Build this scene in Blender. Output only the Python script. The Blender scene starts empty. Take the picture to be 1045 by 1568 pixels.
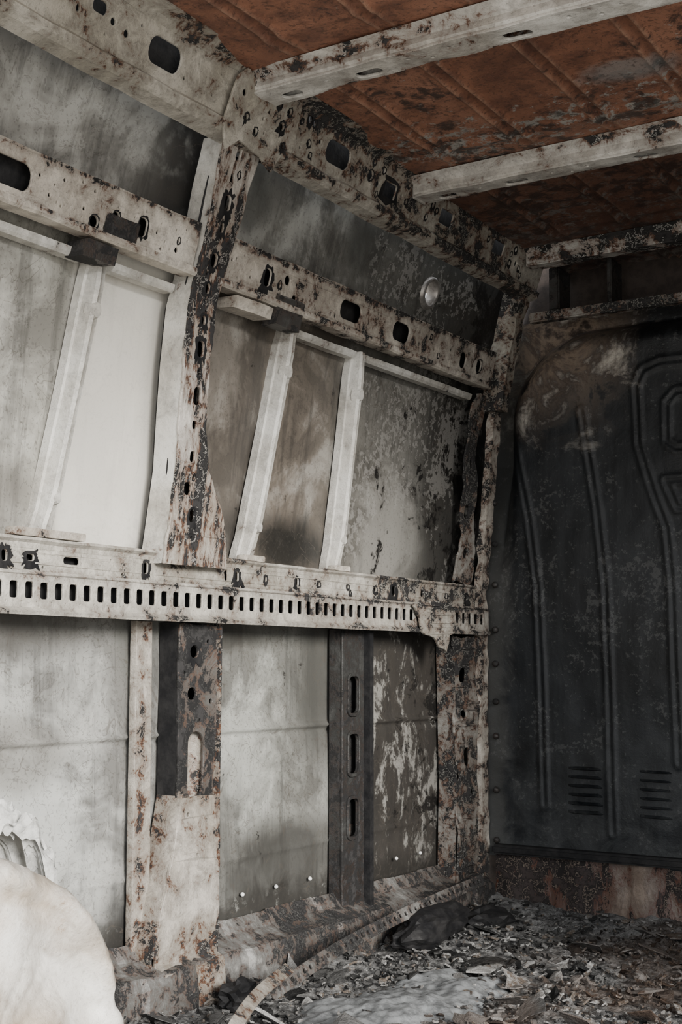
import bpy, bmesh, math, random
from mathutils import Matrix, Vector, noise
random.seed(7)
S=bpy.context.scene
COL=bpy.context.collection
# ------------------------------------------------------------------ camera
cam=bpy.data.cameras.new('camera');co=bpy.data.objects.new('camera',cam);COL.objects.link(co);S.camera=co
cam.sensor_fit='HORIZONTAL';cam.sensor_width=24;cam.lens=48.46;cam.clip_start=.02
M=Matrix.Rotation(math.radians(32.2),4,'Z')@Matrix.Rotation(math.radians(96.25),4,'X')@Matrix.Rotation(math.radians(0.3),4,'Z')
M.translation=Vector((1.65,0,.66));co.matrix_world=M

# ------------------------------------------------------------------ wall profile
K=[(-1,0),(.85,0),(1.33,.045),(1.55,.10),(1.72,.16),(1.9,.22),(3,.5)]
def prof(z):
    for (a,b),(c,d) in zip(K,K[1:]):
        if z<=c: return b+(d-b)*(z-a)/(c-a)
    return .5
def wp(c,y,z): return Vector((prof(z)+c,y,z))

# ------------------------------------------------------------------ material toolkit
class NT:
    def __init__(s,name):
        s.m=bpy.data.materials.new(name);s.m.use_nodes=True;s.t=s.m.node_tree;s.t.nodes.clear()
        s.out=s.n('ShaderNodeOutputMaterial');s.b=s.n('ShaderNodeBsdfPrincipled');s.l(s.b.outputs[0],s.out.inputs[0])
        g=s.n('ShaderNodeNewGeometry');s.pos=g.outputs['Position'];s.island=g.outputs['Random Per Island']
        sp=s.n('ShaderNodeSeparateXYZ');s.l(s.pos,sp.inputs[0]);s.x,s.y,s.z=sp.outputs
    def n(s,t): return s.t.nodes.new(t)
    def l(s,a,b): s.t.links.new(a,b)
    def put(s,v,i):
        if hasattr(v,'is_linked') or hasattr(v,'links'): s.l(v,i)
        elif isinstance(v,(tuple,list)): i.default_value=(*v,1) if len(v)==3 and len(i.default_value)==4 else v
        else: i.default_value=v
    def math(s,op,a,b=0,c=None,clamp=False):
        n=s.n('ShaderNodeMath');n.operation=op;n.use_clamp=clamp;s.put(a,n.inputs[0]);s.put(b,n.inputs[1])
        if c is not None:s.put(c,n.inputs[2])
        return n.outputs[0]
    def mul(s,*a):
        r=a[0]
        for b in a[1:]: r=s.math('MULTIPLY',r,b)
        return r
    def inv(s,a): return s.math('SUBTRACT',1,a,clamp=True)
    def mix(s,f,a,b,bt='MIX'):
        n=s.n('ShaderNodeMix');n.data_type='RGBA';n.blend_type=bt;n.clamp_factor=True
        s.put(f,n.inputs[0]);s.put(a,n.inputs[6]);s.put(b,n.inputs[7]);return n.outputs[2]
    def vec(s,off=(0,0,0),sc=(1,1,1)):
        n=s.n('ShaderNodeMapping');s.l(s.pos,n.inputs[0]);n.inputs[1].default_value=off;n.inputs[3].default_value=sc;return n.outputs[0]
    def noise(s,scale,detail=5,rough=.6,dist=0,off=(0,0,0),sc=(1,1,1)):
        n=s.n('ShaderNodeTexNoise');s.l(s.vec(off,sc),n.inputs['Vector']);n.inputs['Scale'].default_value=scale
        n.inputs['Detail'].default_value=detail;n.inputs['Roughness'].default_value=rough;n.inputs['Distortion'].default_value=dist;return n.outputs[0]
    def ramp(s,f,stops,interp='LINEAR'):
        n=s.n('ShaderNodeValToRGB');n.color_ramp.interpolation=interp;s.put(f,n.inputs[0]);e=n.color_ramp.elements
        while len(e)<len(stops): e.new(.5)
        for el,(p,c) in zip(e,sorted(stops,key=lambda q:q[0])):
            el.position=p;el.color=(c,c,c,1) if not isinstance(c,(tuple,list)) else (*c,1)
        return n.outputs[0]
    def yr(s,stops,y0=1.2,y1=3.5,interp='LINEAR'):
        f=s.math('DIVIDE',s.math('SUBTRACT',s.y,y0),y1-y0)
        return s.ramp(f,[((y-y0)/(y1-y0),c) for y,c in stops],interp)
    def step(s,v,thr,w=.02):
        n=s.n('ShaderNodeMapRange');n.interpolation_type='SMOOTHSTEP'
        s.put(v,n.inputs[0])
        if isinstance(thr,(int,float)): n.inputs[1].default_value=thr-w;n.inputs[2].default_value=thr+w
        else: s.put(s.math('SUBTRACT',thr,w),n.inputs[1]);s.put(s.math('ADD',thr,w),n.inputs[2])
        n.inputs[3].default_value=0;n.inputs[4].default_value=1
        return n.outputs[0]
    def band(s,v,c,w):
        return s.math('SUBTRACT',1,s.math('DIVIDE',s.math('ABSOLUTE',s.math('SUBTRACT',v,c)),w),clamp=True)
    def ell(s,y,z,ry,rz,wob,edge=.35,amt=1.2):
        a=s.math('POWER',s.math('DIVIDE',s.math('SUBTRACT',s.y,y),ry),2);b=s.math('POWER',s.math('DIVIDE',s.math('SUBTRACT',s.z,z),rz),2)
        d=s.math('SQRT',s.math('ADD',a,b));d=s.math('ADD',d,s.math('MULTIPLY',s.math('SUBTRACT',wob,.5),amt*2))
        return s.inv(s.step(d,1,edge))
    def bump(s,h,strength=.4,dist=.003):
        n=s.n('ShaderNodeBump');n.inputs['Strength'].default_value=strength;n.inputs['Distance'].default_value=dist;s.l(h,n.inputs['Height']);s.l(n.outputs[0],s.b.inputs['Normal'])
    def fin(s,col,rough=.6,metal=0.0,spec=.4):
        s.put(col,s.b.inputs['Base Color']);s.put(rough,s.b.inputs['Roughness']);s.b.inputs['Metallic'].default_value=metal
        s.b.inputs['Specular IOR Level'].default_value=spec;return s.m

def burnt(name,base,stain,char=(.010,.0095,.0095),rust=(.15,.065,.033),cth=((1.2,.68),(3.4,.5)),rusty=.5,sc=24,off=(0,0,0),stretch=(1,1,1),rings=.35,speck=.3,soot=.6,ze=(),ye=()):
    """old paint -> smoke stain -> rust fringe -> soot/char; burns first along sheet edges (ze, ye)"""
    k=NT(name)
    big=k.noise(5,3,.55,.6,off);col=k.mix(k.step(big,.50,.16),base,stain)
    fine=k.noise(70,3,.7,0,off);col=k.mix(k.mul(k.step(fine,.60,.08),.22),col,tuple(v*.5 for v in stain))
    n1=k.noise(sc,7,.76,.35,off,stretch)
    v=k.math('ADD',n1,k.math('MULTIPLY',k.math('SUBTRACT',big,.5),.55))
    for z0,w_,a_ in ze: v=k.math('ADD',v,k.mul(k.band(k.z,z0,w_),a_))
    for y0,w_,a_ in ye: v=k.math('ADD',v,k.mul(k.band(k.y,y0,w_),a_))
    ct=k.yr(cth)
    col=k.mix(k.mul(k.step(v,k.math('SUBTRACT',ct,.17),.13),soot),col,tuple(q*.36 for q in (stain[0]*.97,stain[1]*.97,stain[2]*1.0)))
    col=k.mix(k.mul(k.step(v,k.math('SUBTRACT',ct,.055),.05),.5*rusty+.05),col,tuple(.25*b+.7*r for b,r in zip(stain,rust)))
    n2=k.noise(sc*1.7,4,.7,.2,(off[0]+5,off[1]+3,off[2]))
    rm=k.mul(k.step(v,k.math('SUBTRACT',ct,.045),.03),k.step(n2,.50,.05));col=k.mix(k.mul(rm,min(1,rusty*1.3)),col,k.mix(fine,rust,tuple(q*.35 for q in rust)))
    cm=k.step(v,ct,.018);col=k.mix(cm,col,k.mix(k.step(n2,.55,.05),char,tuple(min(1,q*3) for q in char)))
    cr=k.band(n2,.47,.018);cr=k.math('MULTIPLY',cr,k.math('MULTIPLY',cm,rings*2,clamp=True))
    col=k.mix(cr,col,tuple(min(1,b*.85) for b in base))
    sp=k.step(k.noise(210,2,.6,0,off),.64,.02);col=k.mix(k.mul(sp,speck),col,(.035,.032,.03))
    k.bump(k.math('ADD',n1,k.math('MULTIPLY',fine,.5)),.6,.005)
    return k.fin(col,k.mix(cm,(.40,.40,.40),(.85,.85,.85)),0,.5)

M_rail=burnt('scorched_cream_paint',(.70,.65,.57),(.52,.465,.39),cth=((1.2,.69),(2.0,.655),(2.6,.62),(3.3,.54)),rusty=.6,ze=((1.474,.012,.13),(1.392,.012,.10)),ye=((1.98,.03,.10),(2.07,.03,.08)))
M_cant=burnt('scorched_cant_paint',(.56,.53,.465),(.40,.37,.305),cth=((1.2,.71),(1.9,.65),(2.3,.57),(3.3,.53)),off=(3,1,2),rusty=.7,ze=((1.742,.018,.11),(1.640,.016,.11)),ye=((2.08,.08,.05),))
M_pill=burnt('charred_pillar_paint',(.68,.64,.585),(.50,.44,.365),cth=((1.2,.58),(3.4,.54)),rusty=1,sc=22,off=(1,7,3),stretch=(1,1.8,.6),ye=((2.060,.022,.12),(1.985,.014,.08),(2.024,.012,.04)))
M_low=burnt('lower_pillar_paint',(.54,.50,.445),(.39,.35,.29),cth=((1.2,.62),(2.3,.61),(2.5,.55),(3.4,.52)),rusty=.8,sc=22,off=(2,2,9),ye=((2.175,.02,.10),(1.985,.02,.08)),ze=((.03,.05,.08),))
M_recess=burnt('lower_pillar_soot',(.24,.235,.22),(.115,.11,.10),cth=((1.2,.51),(3.4,.51)),rusty=.35,sc=14,off=(2,6,9),rings=.1)
M_track=burnt('track_paint',(.58,.55,.49),(.44,.41,.355),cth=((1.2,.64),(2.6,.64),(3.0,.61),(3.3,.52)),rusty=.4,sc=22,off=(4,7,9),ze=((.802,.012,.10),(.742,.010,.06)))
M_sill=burnt('sill_paint',(.58,.55,.49),(.43,.40,.335),cth=((1.2,.58),(1.9,.61),(2.3,.61),(2.6,.56),(3.3,.48)),rusty=.4,sc=22,off=(6,2,1),rings=.5,ze=((.804,.014,.10),))
M_strut=burnt('strut_paint',(.68,.67,.63),(.53,.505,.45),cth=((1.2,.73),(3.4,.69)),rusty=.4,off=(9,9,1),speck=.2,soot=.5,ze=((.862,.05,.10),(1.372,.04,.08)))
M_char=burnt('charred_frame',(.42,.405,.37),(.25,.225,.19),cth=((1.2,.49),(3.4,.49)),rusty=.7,sc=26,off=(8,3,1),rings=.4)
M_dpost=burnt('soot_post',(.060,.060,.057),(.028,.027,.026),cth=((1.2,.5),(3.4,.5)),rusty=.05,off=(1,3,8),rings=.05)
M_beam=burnt('roof_bow_paint',(.66,.65,.615),(.50,.47,.42),cth=((1.2,.68),(2.8,.66),(3.0,.49),(3.5,.49)),rusty=1,sc=16,off=(5,5,5),ze=((1.735,.018,.10),),ye=((2.046,.010,.10),(2.661,.010,.10)))
M_arch=burnt('wheel_arch_paint',(.78,.75,.69),(.52,.42,.31),cth=((1.2,.66),(3.4,.66)),char=(.15,.10,.065),rust=(.33,.22,.14),rusty=.9,sc=8,off=(3,3.4,3),speck=.2,rings=0,soot=.5)
M_brk=burnt('rail_bracket',(.10,.097,.09),(.05,.048,.045),cth=((1.2,.5),(3.4,.5)),off=(3,5,1),rings=.1,rusty=.1)

def skin_mat():
    k=NT('burnt_wall_skin')
    up=k.yr([(1.2,(.40,.39,.355)),(1.74,(.42,.41,.365)),(1.78,(.82,.79,.72)),(2.02,(.76,.73,.66)),(2.06,(.18,.157,.133)),(2.33,(.14,.122,.103)),(2.37,(.24,.205,.168)),(2.62,(.17,.148,.123)),(2.66,(.18,.172,.152)),(2.95,(.22,.215,.195)),(3.12,(.07,.068,.062)),(3.4,(.03,.03,.03))])  # second panel's white is partly daylight, put into the colour
    top=k.yr([(1.2,(.34,.335,.305)),(1.70,(.36,.35,.32)),(1.86,(.20,.195,.18)),(1.94,(.025,.025,.025)),(2.02,(.03,.03,.029)),(2.14,(.25,.245,.22)),(2.5,(.19,.185,.167)),(2.9,(.12,.12,.11)),(3.1,(.055,.055,.05)),(3.4,(.03,.03,.03))])  # near-black stops before the pillar are shading painted into the skin
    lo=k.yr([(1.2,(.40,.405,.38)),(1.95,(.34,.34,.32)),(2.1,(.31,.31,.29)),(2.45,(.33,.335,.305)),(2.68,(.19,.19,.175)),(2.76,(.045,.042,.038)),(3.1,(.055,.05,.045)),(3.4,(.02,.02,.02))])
    big=k.noise(3.4,5,.62,.9,(1,2,3));mid=k.noise(12,6,.68,.5,(2,8,1));fine=k.noise(55,4,.7,0,(3,3,3))
    zz=k.math('ADD',k.z,k.mul(k.math('SUBTRACT',mid,.5),.02))
    hi=k.step(zz,.84,.01);tp=k.step(zz,1.44,.01)
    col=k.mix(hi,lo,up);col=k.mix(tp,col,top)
    low=k.inv(hi);far=k.step(k.y,2.70,.03)
    panel2=k.mul(k.step(k.y,1.76,.02),k.inv(k.step(k.y,2.04,.02)),hi,k.inv(tp))
    calm=k.inv(k.mul(panel2,.85))
    smoke=k.math('ADD',big,k.mul(k.math('SUBTRACT',mid,.5),.45))
    col=k.mix(k.mul(k.step(smoke,.50,.12),.80,calm),col,k.mix(.70,col,(.045,.040,.034)))
    col=k.mix(k.mul(k.inv(k.step(smoke,.43,.08)),.32,k.inv(far)),col,(.60,.60,.56))
    tide=k.band(smoke,.565,.010);col=k.mix(k.mul(tide,.35,calm),col,(.05,.045,.04))
    tide2=k.band(smoke,.40,.006);col=k.mix(k.mul(tide2,.35,calm),col,(.12,.10,.085))
    runs=k.noise(1,5,.7,.4,(3,7,2),(9,26,2.4))
    col=k.mix(k.mul(k.step(runs,.55,.07),.55,calm,k.step(big,.40,.1)),col,k.mix(.7,col,(.025,.024,.023)))
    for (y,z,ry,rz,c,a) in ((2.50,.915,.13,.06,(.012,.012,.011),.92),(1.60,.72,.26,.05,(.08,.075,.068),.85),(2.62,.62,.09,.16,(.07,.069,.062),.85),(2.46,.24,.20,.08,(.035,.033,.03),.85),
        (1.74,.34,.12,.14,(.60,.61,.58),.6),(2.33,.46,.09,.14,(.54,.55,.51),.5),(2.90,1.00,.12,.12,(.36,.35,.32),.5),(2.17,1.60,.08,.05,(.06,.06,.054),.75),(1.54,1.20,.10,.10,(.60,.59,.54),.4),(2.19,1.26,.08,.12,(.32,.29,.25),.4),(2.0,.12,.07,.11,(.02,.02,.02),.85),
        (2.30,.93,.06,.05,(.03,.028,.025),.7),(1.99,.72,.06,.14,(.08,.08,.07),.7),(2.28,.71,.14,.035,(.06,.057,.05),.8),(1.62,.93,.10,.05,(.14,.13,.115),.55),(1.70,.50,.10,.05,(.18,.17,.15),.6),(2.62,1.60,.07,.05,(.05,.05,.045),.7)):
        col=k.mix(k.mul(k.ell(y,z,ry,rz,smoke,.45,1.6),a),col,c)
    st=k.noise(1,6,.70,.7,(9,1,2),(10,12,6.5))
    pp=k.step(k.math('ADD',st,k.mul(k.math('SUBTRACT',fine,.5),.3)),.57,.05)
    col=k.mix(k.mul(pp,low,far,.75),col,(.36,.35,.32))
    bl=k.step(k.math('ADD',fine,k.mul(k.math('SUBTRACT',big,.5),1.4)),.57,.04);col=k.mix(k.mul(bl,hi,k.step(k.y,2.66,.03),.45),col,(.38,.37,.345))
    fr=k.yr([(1.2,.80),(2.0,.78),(2.3,.73),(2.65,.69),(3.0,.62),(3.4,.47)])
    cv=k.math('ADD',mid,k.mul(k.math('SUBTRACT',fine,.5),.35))
    cm=k.step(cv,fr,.035);col=k.mix(cm,col,(.016,.015,.014))
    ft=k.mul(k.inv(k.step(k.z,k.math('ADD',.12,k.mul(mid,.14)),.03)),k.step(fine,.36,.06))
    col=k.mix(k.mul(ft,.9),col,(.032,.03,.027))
    # crazed, lifting paint
    c1=k.noise(5,3,.5,2.2,(7,1,4));c2=k.noise(9,3,.55,1.6,(2,5,4))
    cz=k.mul(k.math('MAXIMUM',k.band(c1,.5,.0045),k.mul(k.band(c2,.5,.007),low)),k.step(big,.43,.05))
    col=k.mix(k.mul(cz,.65,calm),col,(.09,.078,.065))
    sp=k.step(k.noise(150,2,.6,0,(3,3,3)),.62,.04);col=k.mix(k.mul(sp,.35,calm),col,(.06,.055,.048))
    k.bump(k.math('ADD',k.mul(mid,.7),k.mul(fine,.3)),.35,.003)
    return k.fin(col,.42)
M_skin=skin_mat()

def roof_mat():
    k=NT('rusted_roof')
    a=k.noise(3,5,.62,.5);col=k.ramp(a,[(.3,(.155,.072,.047)),(.5,(.275,.128,.080)),(.7,(.37,.19,.125))])
    b=k.noise(22,6,.72,.3)
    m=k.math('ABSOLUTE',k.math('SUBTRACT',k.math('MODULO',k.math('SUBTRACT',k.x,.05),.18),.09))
    l=k.band(m,.015,.006);col=k.mix(k.mul(l,.40),col,(.46,.31,.22))  # paler swage ridges: painted highlights, as the relief itself shades little
    l2=k.inv(k.step(m,.006,.005));col=k.mix(k.mul(l2,.35),col,(.09,.045,.032))  # groove between the ridges darkened, shade painted into the colour
    col=k.mix(k.mul(k.step(b,.51,.09),.58),col,(.10,.048,.036))
    g=k.noise(32,6,.78,.2,(3,1,1));gy=k.yr([(1.2,.72),(1.9,.70),(2.3,.66),(2.51,.51),(2.60,.60),(2.8,.62),(3.1,.51),(3.4,.48)])
    gg=k.math('ADD',g,k.mul(k.math('SUBTRACT',a,.5),.3))
    col=k.mix(k.step(gg,gy,.03),col,(.31,.295,.27))
    bk=k.step(k.math('ADD',b,k.mul(k.math('SUBTRACT',a,.5),.6)),k.yr([(1.2,.67),(2.4,.63),(2.52,.54),(2.65,.58),(3.2,.52),(3.4,.5)]),.05);col=k.mix(k.mul(bk,.8),col,(.035,.03,.028))
    dx=k.math('POWER',k.math('DIVIDE',k.math('SUBTRACT',k.x,.80),.10),2);dy=k.math('POWER',k.math('DIVIDE',k.math('SUBTRACT',k.y,2.34),.05),2)
    bl=k.inv(k.step(k.math('ADD',k.math('ADD',dx,dy),k.mul(k.math('SUBTRACT',b,.5),3)),.8,.6));col=k.mix(k.mul(bl,.55),col,(.25,.285,.29))
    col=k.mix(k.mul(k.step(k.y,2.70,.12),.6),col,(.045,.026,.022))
    sp=k.step(k.noise(130,2,.6,0,(3,3,3)),.60,.03);col=k.mix(k.mul(sp,.5),col,(.04,.026,.02))
    k.bump(k.math('ADD',b,g),.6,.005)
    return k.fin(col,.5)
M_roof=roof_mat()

def bulk_mat():
    k=NT('sooty_bulkhead')
    a=k.noise(3,5,.66,.6);f=k.noise(80,4,.75,0,(3,3,3));col=k.ramp(a,[(.35,(.004,.005,.006)),(.55,(.0085,.0105,.013)),(.72,(.026,.029,.032))])
    n=k.noise(8,6,.7,.6,(2,2,2))
    m=k.mul(k.step(k.math('ADD',k.z,k.mul(n,.5)),1.60,.14),k.inv(k.step(k.x,k.math('ADD',.12,k.mul(n,.5)),.10)))
    col=k.mix(k.mul(m,.9),col,k.ramp(n,[(.38,(.05,.035,.027)),(.46,(.26,.20,.15)),(.54,(.09,.065,.05)),(.66,(.52,.48,.42))]))
    e=k.inv(k.step(k.x,k.math('ADD',-.02,k.mul(n,.18)),.03));col=k.mix(k.mul(e,.6),col,(.08,.08,.075))
    sp=k.step(k.math('ADD',f,k.mul(k.math('SUBTRACT',n,.5),.8)),.62,.05);col=k.mix(k.mul(sp,.32),col,(.15,.15,.145))
    st=k.noise(1,5,.7,.3,(3,7,2),(22,9,2.2));col=k.mix(k.mul(k.step(st,.54,.10),.25),col,(.040,.045,.049))
    zl=k.inv(k.step(k.z,.36,.22));col=k.mix(k.mul(zl,k.step(n,.46,.1),.45),col,(.07,.073,.073))
    k.bump(k.math('ADD',n,k.mul(f,.8)),.45,.003)
    return k.fin(col,.5,0,.45)
M_bulk=bulk_mat()
M_kick=burnt('rusty_kick_panel',(.28,.22,.175),(.10,.047,.031),char=(.016,.012,.011),cth=((1.2,.49),(3.4,.49)),rust=(.13,.046,.025),rusty=1,sc=20,stretch=(1,1,.35),rings=.7)
M_curb=burnt('curb_soot',(.28,.275,.26),(.12,.115,.105),cth=((1.2,.53),(3.4,.50)),rusty=.3,sc=30,off=(4,4,4),rings=.2)
M_black=NT('char_and_hole_dark');_n=M_black.noise(30,4,.7);M_black.bump(_n,.5,.004);M_black=M_black.fin(M_black.ramp(_n,[(.4,(.005,.005,.006)),(.7,(.024,.023,.023))]),.7)  # real char, and also dark sheets standing for shade in holes and gaps

def floor_mat(name,island=False):
    k=NT(name)
    a=k.noise(6,5,.7,.4);b=k.noise(60,5,.75)
    if island:
        f=k.math('ADD',k.mul(k.island,.6),k.mul(b,.4))
        col=k.ramp(f,[(.20,(.014,.014,.014)),(.38,(.05,.05,.049)),(.52,(.13,.128,.125)),(.62,(.22,.218,.212)),(.69,(.12,.090,.066)),(.74,(.31,.305,.295)),(.86,(.50,.495,.48))])
    else:
        f=k.math('ADD',k.mul(a,.5),k.mul(b,.5))
        col=k.ramp(f,[(.3,(.02,.02,.02)),(.45,(.085,.084,.083)),(.55,(.21,.209,.205)),(.68,(.40,.40,.39))])
    rr=k.mul(k.step(k.noise(5,3,.6,0,(4,4,4)),.46,.08),k.step(k.x,.45,.25));col=k.mix(k.mul(rr,.45),col,(.13,.080,.052))
    k.bump(k.math('ADD',a,b),1,.012)
    return k.fin(col,.85,0,.2)
M_floor=floor_mat('ash_floor');M_flake=floor_mat('ash_flakes',True)
def flat(name,c,r=.6,metal=0,lo=.6):
    k=NT(name);n=k.noise(40,5,.7);k.bump(n,.4,.003);return k.fin(k.mix(k.step(n,.52,.12),c,tuple(v*lo for v in c)),r,metal)
M_ash=flat('pale_ash',(.25,.26,.265),.9,0,.45);M_lightdot=flat('white_light_dot',(.98,.98,.96),.25);M_foil=flat('crumpled_foil',(.68,.68,.65),.4)
M_outer=flat('outer_skin_brown',(.36,.26,.22),.6);M_recp=flat('smoked_brown',(.045,.034,.029),.7);M_ring=flat('grommet_rim',(.34,.32,.30),.35,.5)

# ------------------------------------------------------------------ mesh toolkit
def obj(name,bm,mat,smooth=False,recalc=True):
    if recalc: bmesh.ops.recalc_face_normals(bm,faces=bm.faces)
    me=bpy.data.meshes.new(name);bm.to_mesh(me);bm.free()
    if isinstance(mat,(list,tuple)):
        for m in mat: me.materials.append(m)
    else: me.materials.append(mat)
    if smooth:
        for p in me.polygons:p.use_smooth=True
    o=bpy.data.objects.new(name,me);COL.objects.link(o);return o
def join(bm,bm2):
    me=bpy.data.meshes.new('t');bm2.to_mesh(me);bm2.free();bm.from_mesh(me);bpy.data.meshes.remove(me)
def mi(bm,i):
    for f in bm.faces: f.material_index=i
    return bm
def circ(a,b,r,n=14,r2=None):
    r2=r2 or r;return [(a+r*math.cos(2*math.pi*i/n),b+r2*math.sin(2*math.pi*i/n)) for i in range(n)]
def slot(a,b,w,h,rad=None,n=5):
    rad=min(w,h)*.42 if rad is None else rad;p=[]
    for cx,cy,a0 in ((a+w/2-rad,b+h/2-rad,0),(a-w/2+rad,b+h/2-rad,90),(a-w/2+rad,b-h/2+rad,180),(a+w/2-rad,b-h/2+rad,270)):
        for i in range(n+1):
            t=math.radians(a0+90*i/n);p.append((cx+rad*math.cos(t),cy+rad*math.sin(t)))
    return p
def morehole(holes,yr,zr,n,rs,seed):
    """extra small drillings, never touching an existing opening"""
    rd=random.Random(seed);bb=[(min(p[0] for p in h),max(p[0] for p in h),min(p[1] for p in h),max(p[1] for p in h)) for h in holes]
    for _ in range(n*6):
        if n<=0: break
        r=rd.choice(rs);y=rd.uniform(*yr);z=rd.uniform(*zr);g=r+.004
        if any(a-g<y<b+g and c-g<z<d+g for a,b,c,d in bb): continue
        holes.append(circ(y,z,r,8,r*rd.choice((1,1,1.5))));bb.append((y-r,y+r,z-r*1.5,z+r*1.5));n-=1
    return holes
def rough(pts,amp=.002,step=.012,closed=True,seed=0):
    out=[];n=len(pts)
    for i in range(n if closed else n-1):
        a=Vector(pts[i]).to_2d();b=Vector(pts[(i+1)%n]).to_2d();L=(b-a).length;m=max(1,int(L/step))
        for j in range(m):
            p=a.lerp(b,j/m);q=noise.noise_vector(Vector((p.x*40+seed,p.y*40,seed)))
            out.append((p.x+q.x*amp,p.y+q.y*amp))
    if not closed: out.append(tuple(pts[-1]))
    return out
def plate(outline,holes,t,bev=.0008,cut=.03,fn=None):
    cu=bpy.data.curves.new('p','CURVE');cu.dimensions='2D';cu.fill_mode='BOTH';cu.extrude=t/2;cu.bevel_depth=bev;cu.bevel_resolution=1
    for lp in [outline]+list(holes):
        sp=cu.splines.new('POLY');sp.points.add(len(lp)-1)
        for p,q in zip(sp.points,lp):p.co=(q[0],q[1],0,1)
        sp.use_cyclic_u=True
    o=bpy.data.objects.new('p',cu);COL.objects.link(o);me=bpy.data.meshes.new_from_object(o)
    bm=bmesh.new();bm.from_mesh(me);bpy.data.objects.remove(o);bpy.data.meshes.remove(me);bpy.data.curves.remove(cu)
    if cut:
        zs=[v.co.y for v in bm.verts];z=math.floor(min(zs)/cut)*cut
        while z<max(zs):
            if z>.84 or fn or cut<.03: bmesh.ops.bisect_plane(bm,geom=bm.verts[:]+bm.edges[:]+bm.faces[:],plane_co=(0,z,0),plane_no=(0,1,0))
            z+=cut
    return bm
def wplate(outline,holes,c,t=.003,amp=0,**kw):
    bm=plate(outline,holes,t,**kw)
    for v in bm.verts:
        d=noise.noise(Vector((v.co.x*9,v.co.y*9,3)))*amp
        v.co=wp(c+v.co.z+d,v.co.x,v.co.y)
    return bm
def rims(holes,c,idx,prob=.7,grow=(.35,.9),amp=0,zlim=None,rmin=.0045,rmax=1):
    """ragged crust of burnt sealant round punched holes"""
    out=[];rd=random.Random(len(holes)*7+3)
    for h in holes:
        if rd.random()>prob: continue
        cx=sum(p[0] for p in h)/len(h);cz=sum(p[1] for p in h)/len(h)
        r=max(math.hypot(p[0]-cx,p[1]-cz) for p in h)
        if r<rmin or r>rmax: continue
        g=rd.uniform(*grow)*min(r,.018);o=[];n=len(h);sd=rd.uniform(0,50)
        for i in range(n):
            for q in (0,.5):
                p=Vector(h[i]).lerp(Vector(h[(i+1)%n]),q);d=(p-Vector((cx,cz)));d.normalize()
                k=g*(.45+1.3*abs(noise.noise(Vector((d.x*2.2,d.y*2.2,sd))))+.7*noise.noise(Vector((d.x*6,d.y*6,sd))))
                k*=1+max(0,-d.y)*1.2
                o.append((p.x+d.x*max(k,.0008),p.y+d.y*max(k,.0008)))
        if zlim: o=[(a,min(zlim[1],max(zlim[0],b))) for a,b in o]
        out.append(mi(wplate(o,[h],c+.0028,.0006,amp=amp,bev=.0002),idx))
    return out
def prism(poly,y0,y1,seg=1,amp=0):
    bm=bmesh.new();rings=[]
    for i in range(seg+1):
        y=y0+(y1-y0)*i/seg;r=[]
        for c,z in poly:
            d=noise.noise(Vector((y*12,z*12,c*20)))*amp;d2=noise.noise(Vector((y*12,z*12+9,c*20)))*amp
            r.append(bm.verts.new(wp(c+d,y,z+d2)))
        rings.append(r)
    n=len(poly)
    for a,b in zip(rings,rings[1:]):
        for j in range(n): bm.faces.new((a[j],a[(j+1)%n],b[(j+1)%n],b[j]))
    bm.faces.new(rings[0]);bm.faces.new(rings[-1]);return bm
def ribbon(line,c0,c1,t=.004):
    bm=bmesh.new();L=[]
    for y,z in line: L.append([bm.verts.new(wp(c,y+dy,z)) for c,dy in ((c0,-t/2),(c1,-t/2),(c1,t/2),(c0,t/2))])
    for a,b in zip(L,L[1:]):
        for j in range(4): bm.faces.new((a[j],a[(j+1)%4],b[(j+1)%4],b[j]))
    bm.faces.new(L[0]);bm.faces.new(L[-1]);return bm
def box(x0,x1,y0,y1,z0,z1,bev=.0,seg=1):
    bm=bmesh.new();bmesh.ops.create_cube(bm,size=1)
    for v in bm.verts: v.co=Vector(((x0+x1)/2+v.co.x*(x1-x0),(y0+y1)/2+v.co.y*(y1-y0),(z0+z1)/2+v.co.z*(z1-z0)))
    if bev: bmesh.ops.bevel(bm,geom=bm.edges[:],offset=bev,segments=2,affect='EDGES')
    return bm
def multi(name,parts,mat,**k):
    bm=bmesh.new()
    for p in parts: join(bm,p)
    return obj(name,bm,mat,**k)
YL,YR=.5,3.33

# ------------------------------------------------------------------ wall_left : outer skin with dents, seams
def skin():
    bm=bmesh.new();ny,nz=244,300;y0,y1,z0,z1=.45,3.46,0,1.80;V=[]
    for j in range(nz+1):
        z=z0+(z1-z0)*j/nz;row=[]
        for i in range(ny+1):
            y=y0+(y1-y0)*i/ny
            d=.012*noise.noise(Vector((y*2.3,z*2.3,1)))+.004*noise.noise(Vector((y*7,z*7,4)))
            if z<.8:
                d+=.009*math.exp(-((z-.522)/.0045)**2)-.005*math.exp(-((z-.510)/.006)**2)
                d+=.005*math.exp(-((z-.262)/.004)**2)
            row.append(bm.verts.new(wp(-.062+d,y,z)))
        V.append(row)
    hy,hz=2.94,1.572
    for j in range(nz):
        for i in range(ny):
            yc=y0+(y1-y0)*(i+.5)/ny;zc=z0+(z1-z0)*(j+.5)/nz
            if math.hypot(yc-hy,zc-hz)<.031: continue
            bm.faces.new((V[j][i],V[j][i+1],V[j+1][i+1],V[j+1][i]))
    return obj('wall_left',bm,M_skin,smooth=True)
skin()
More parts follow.
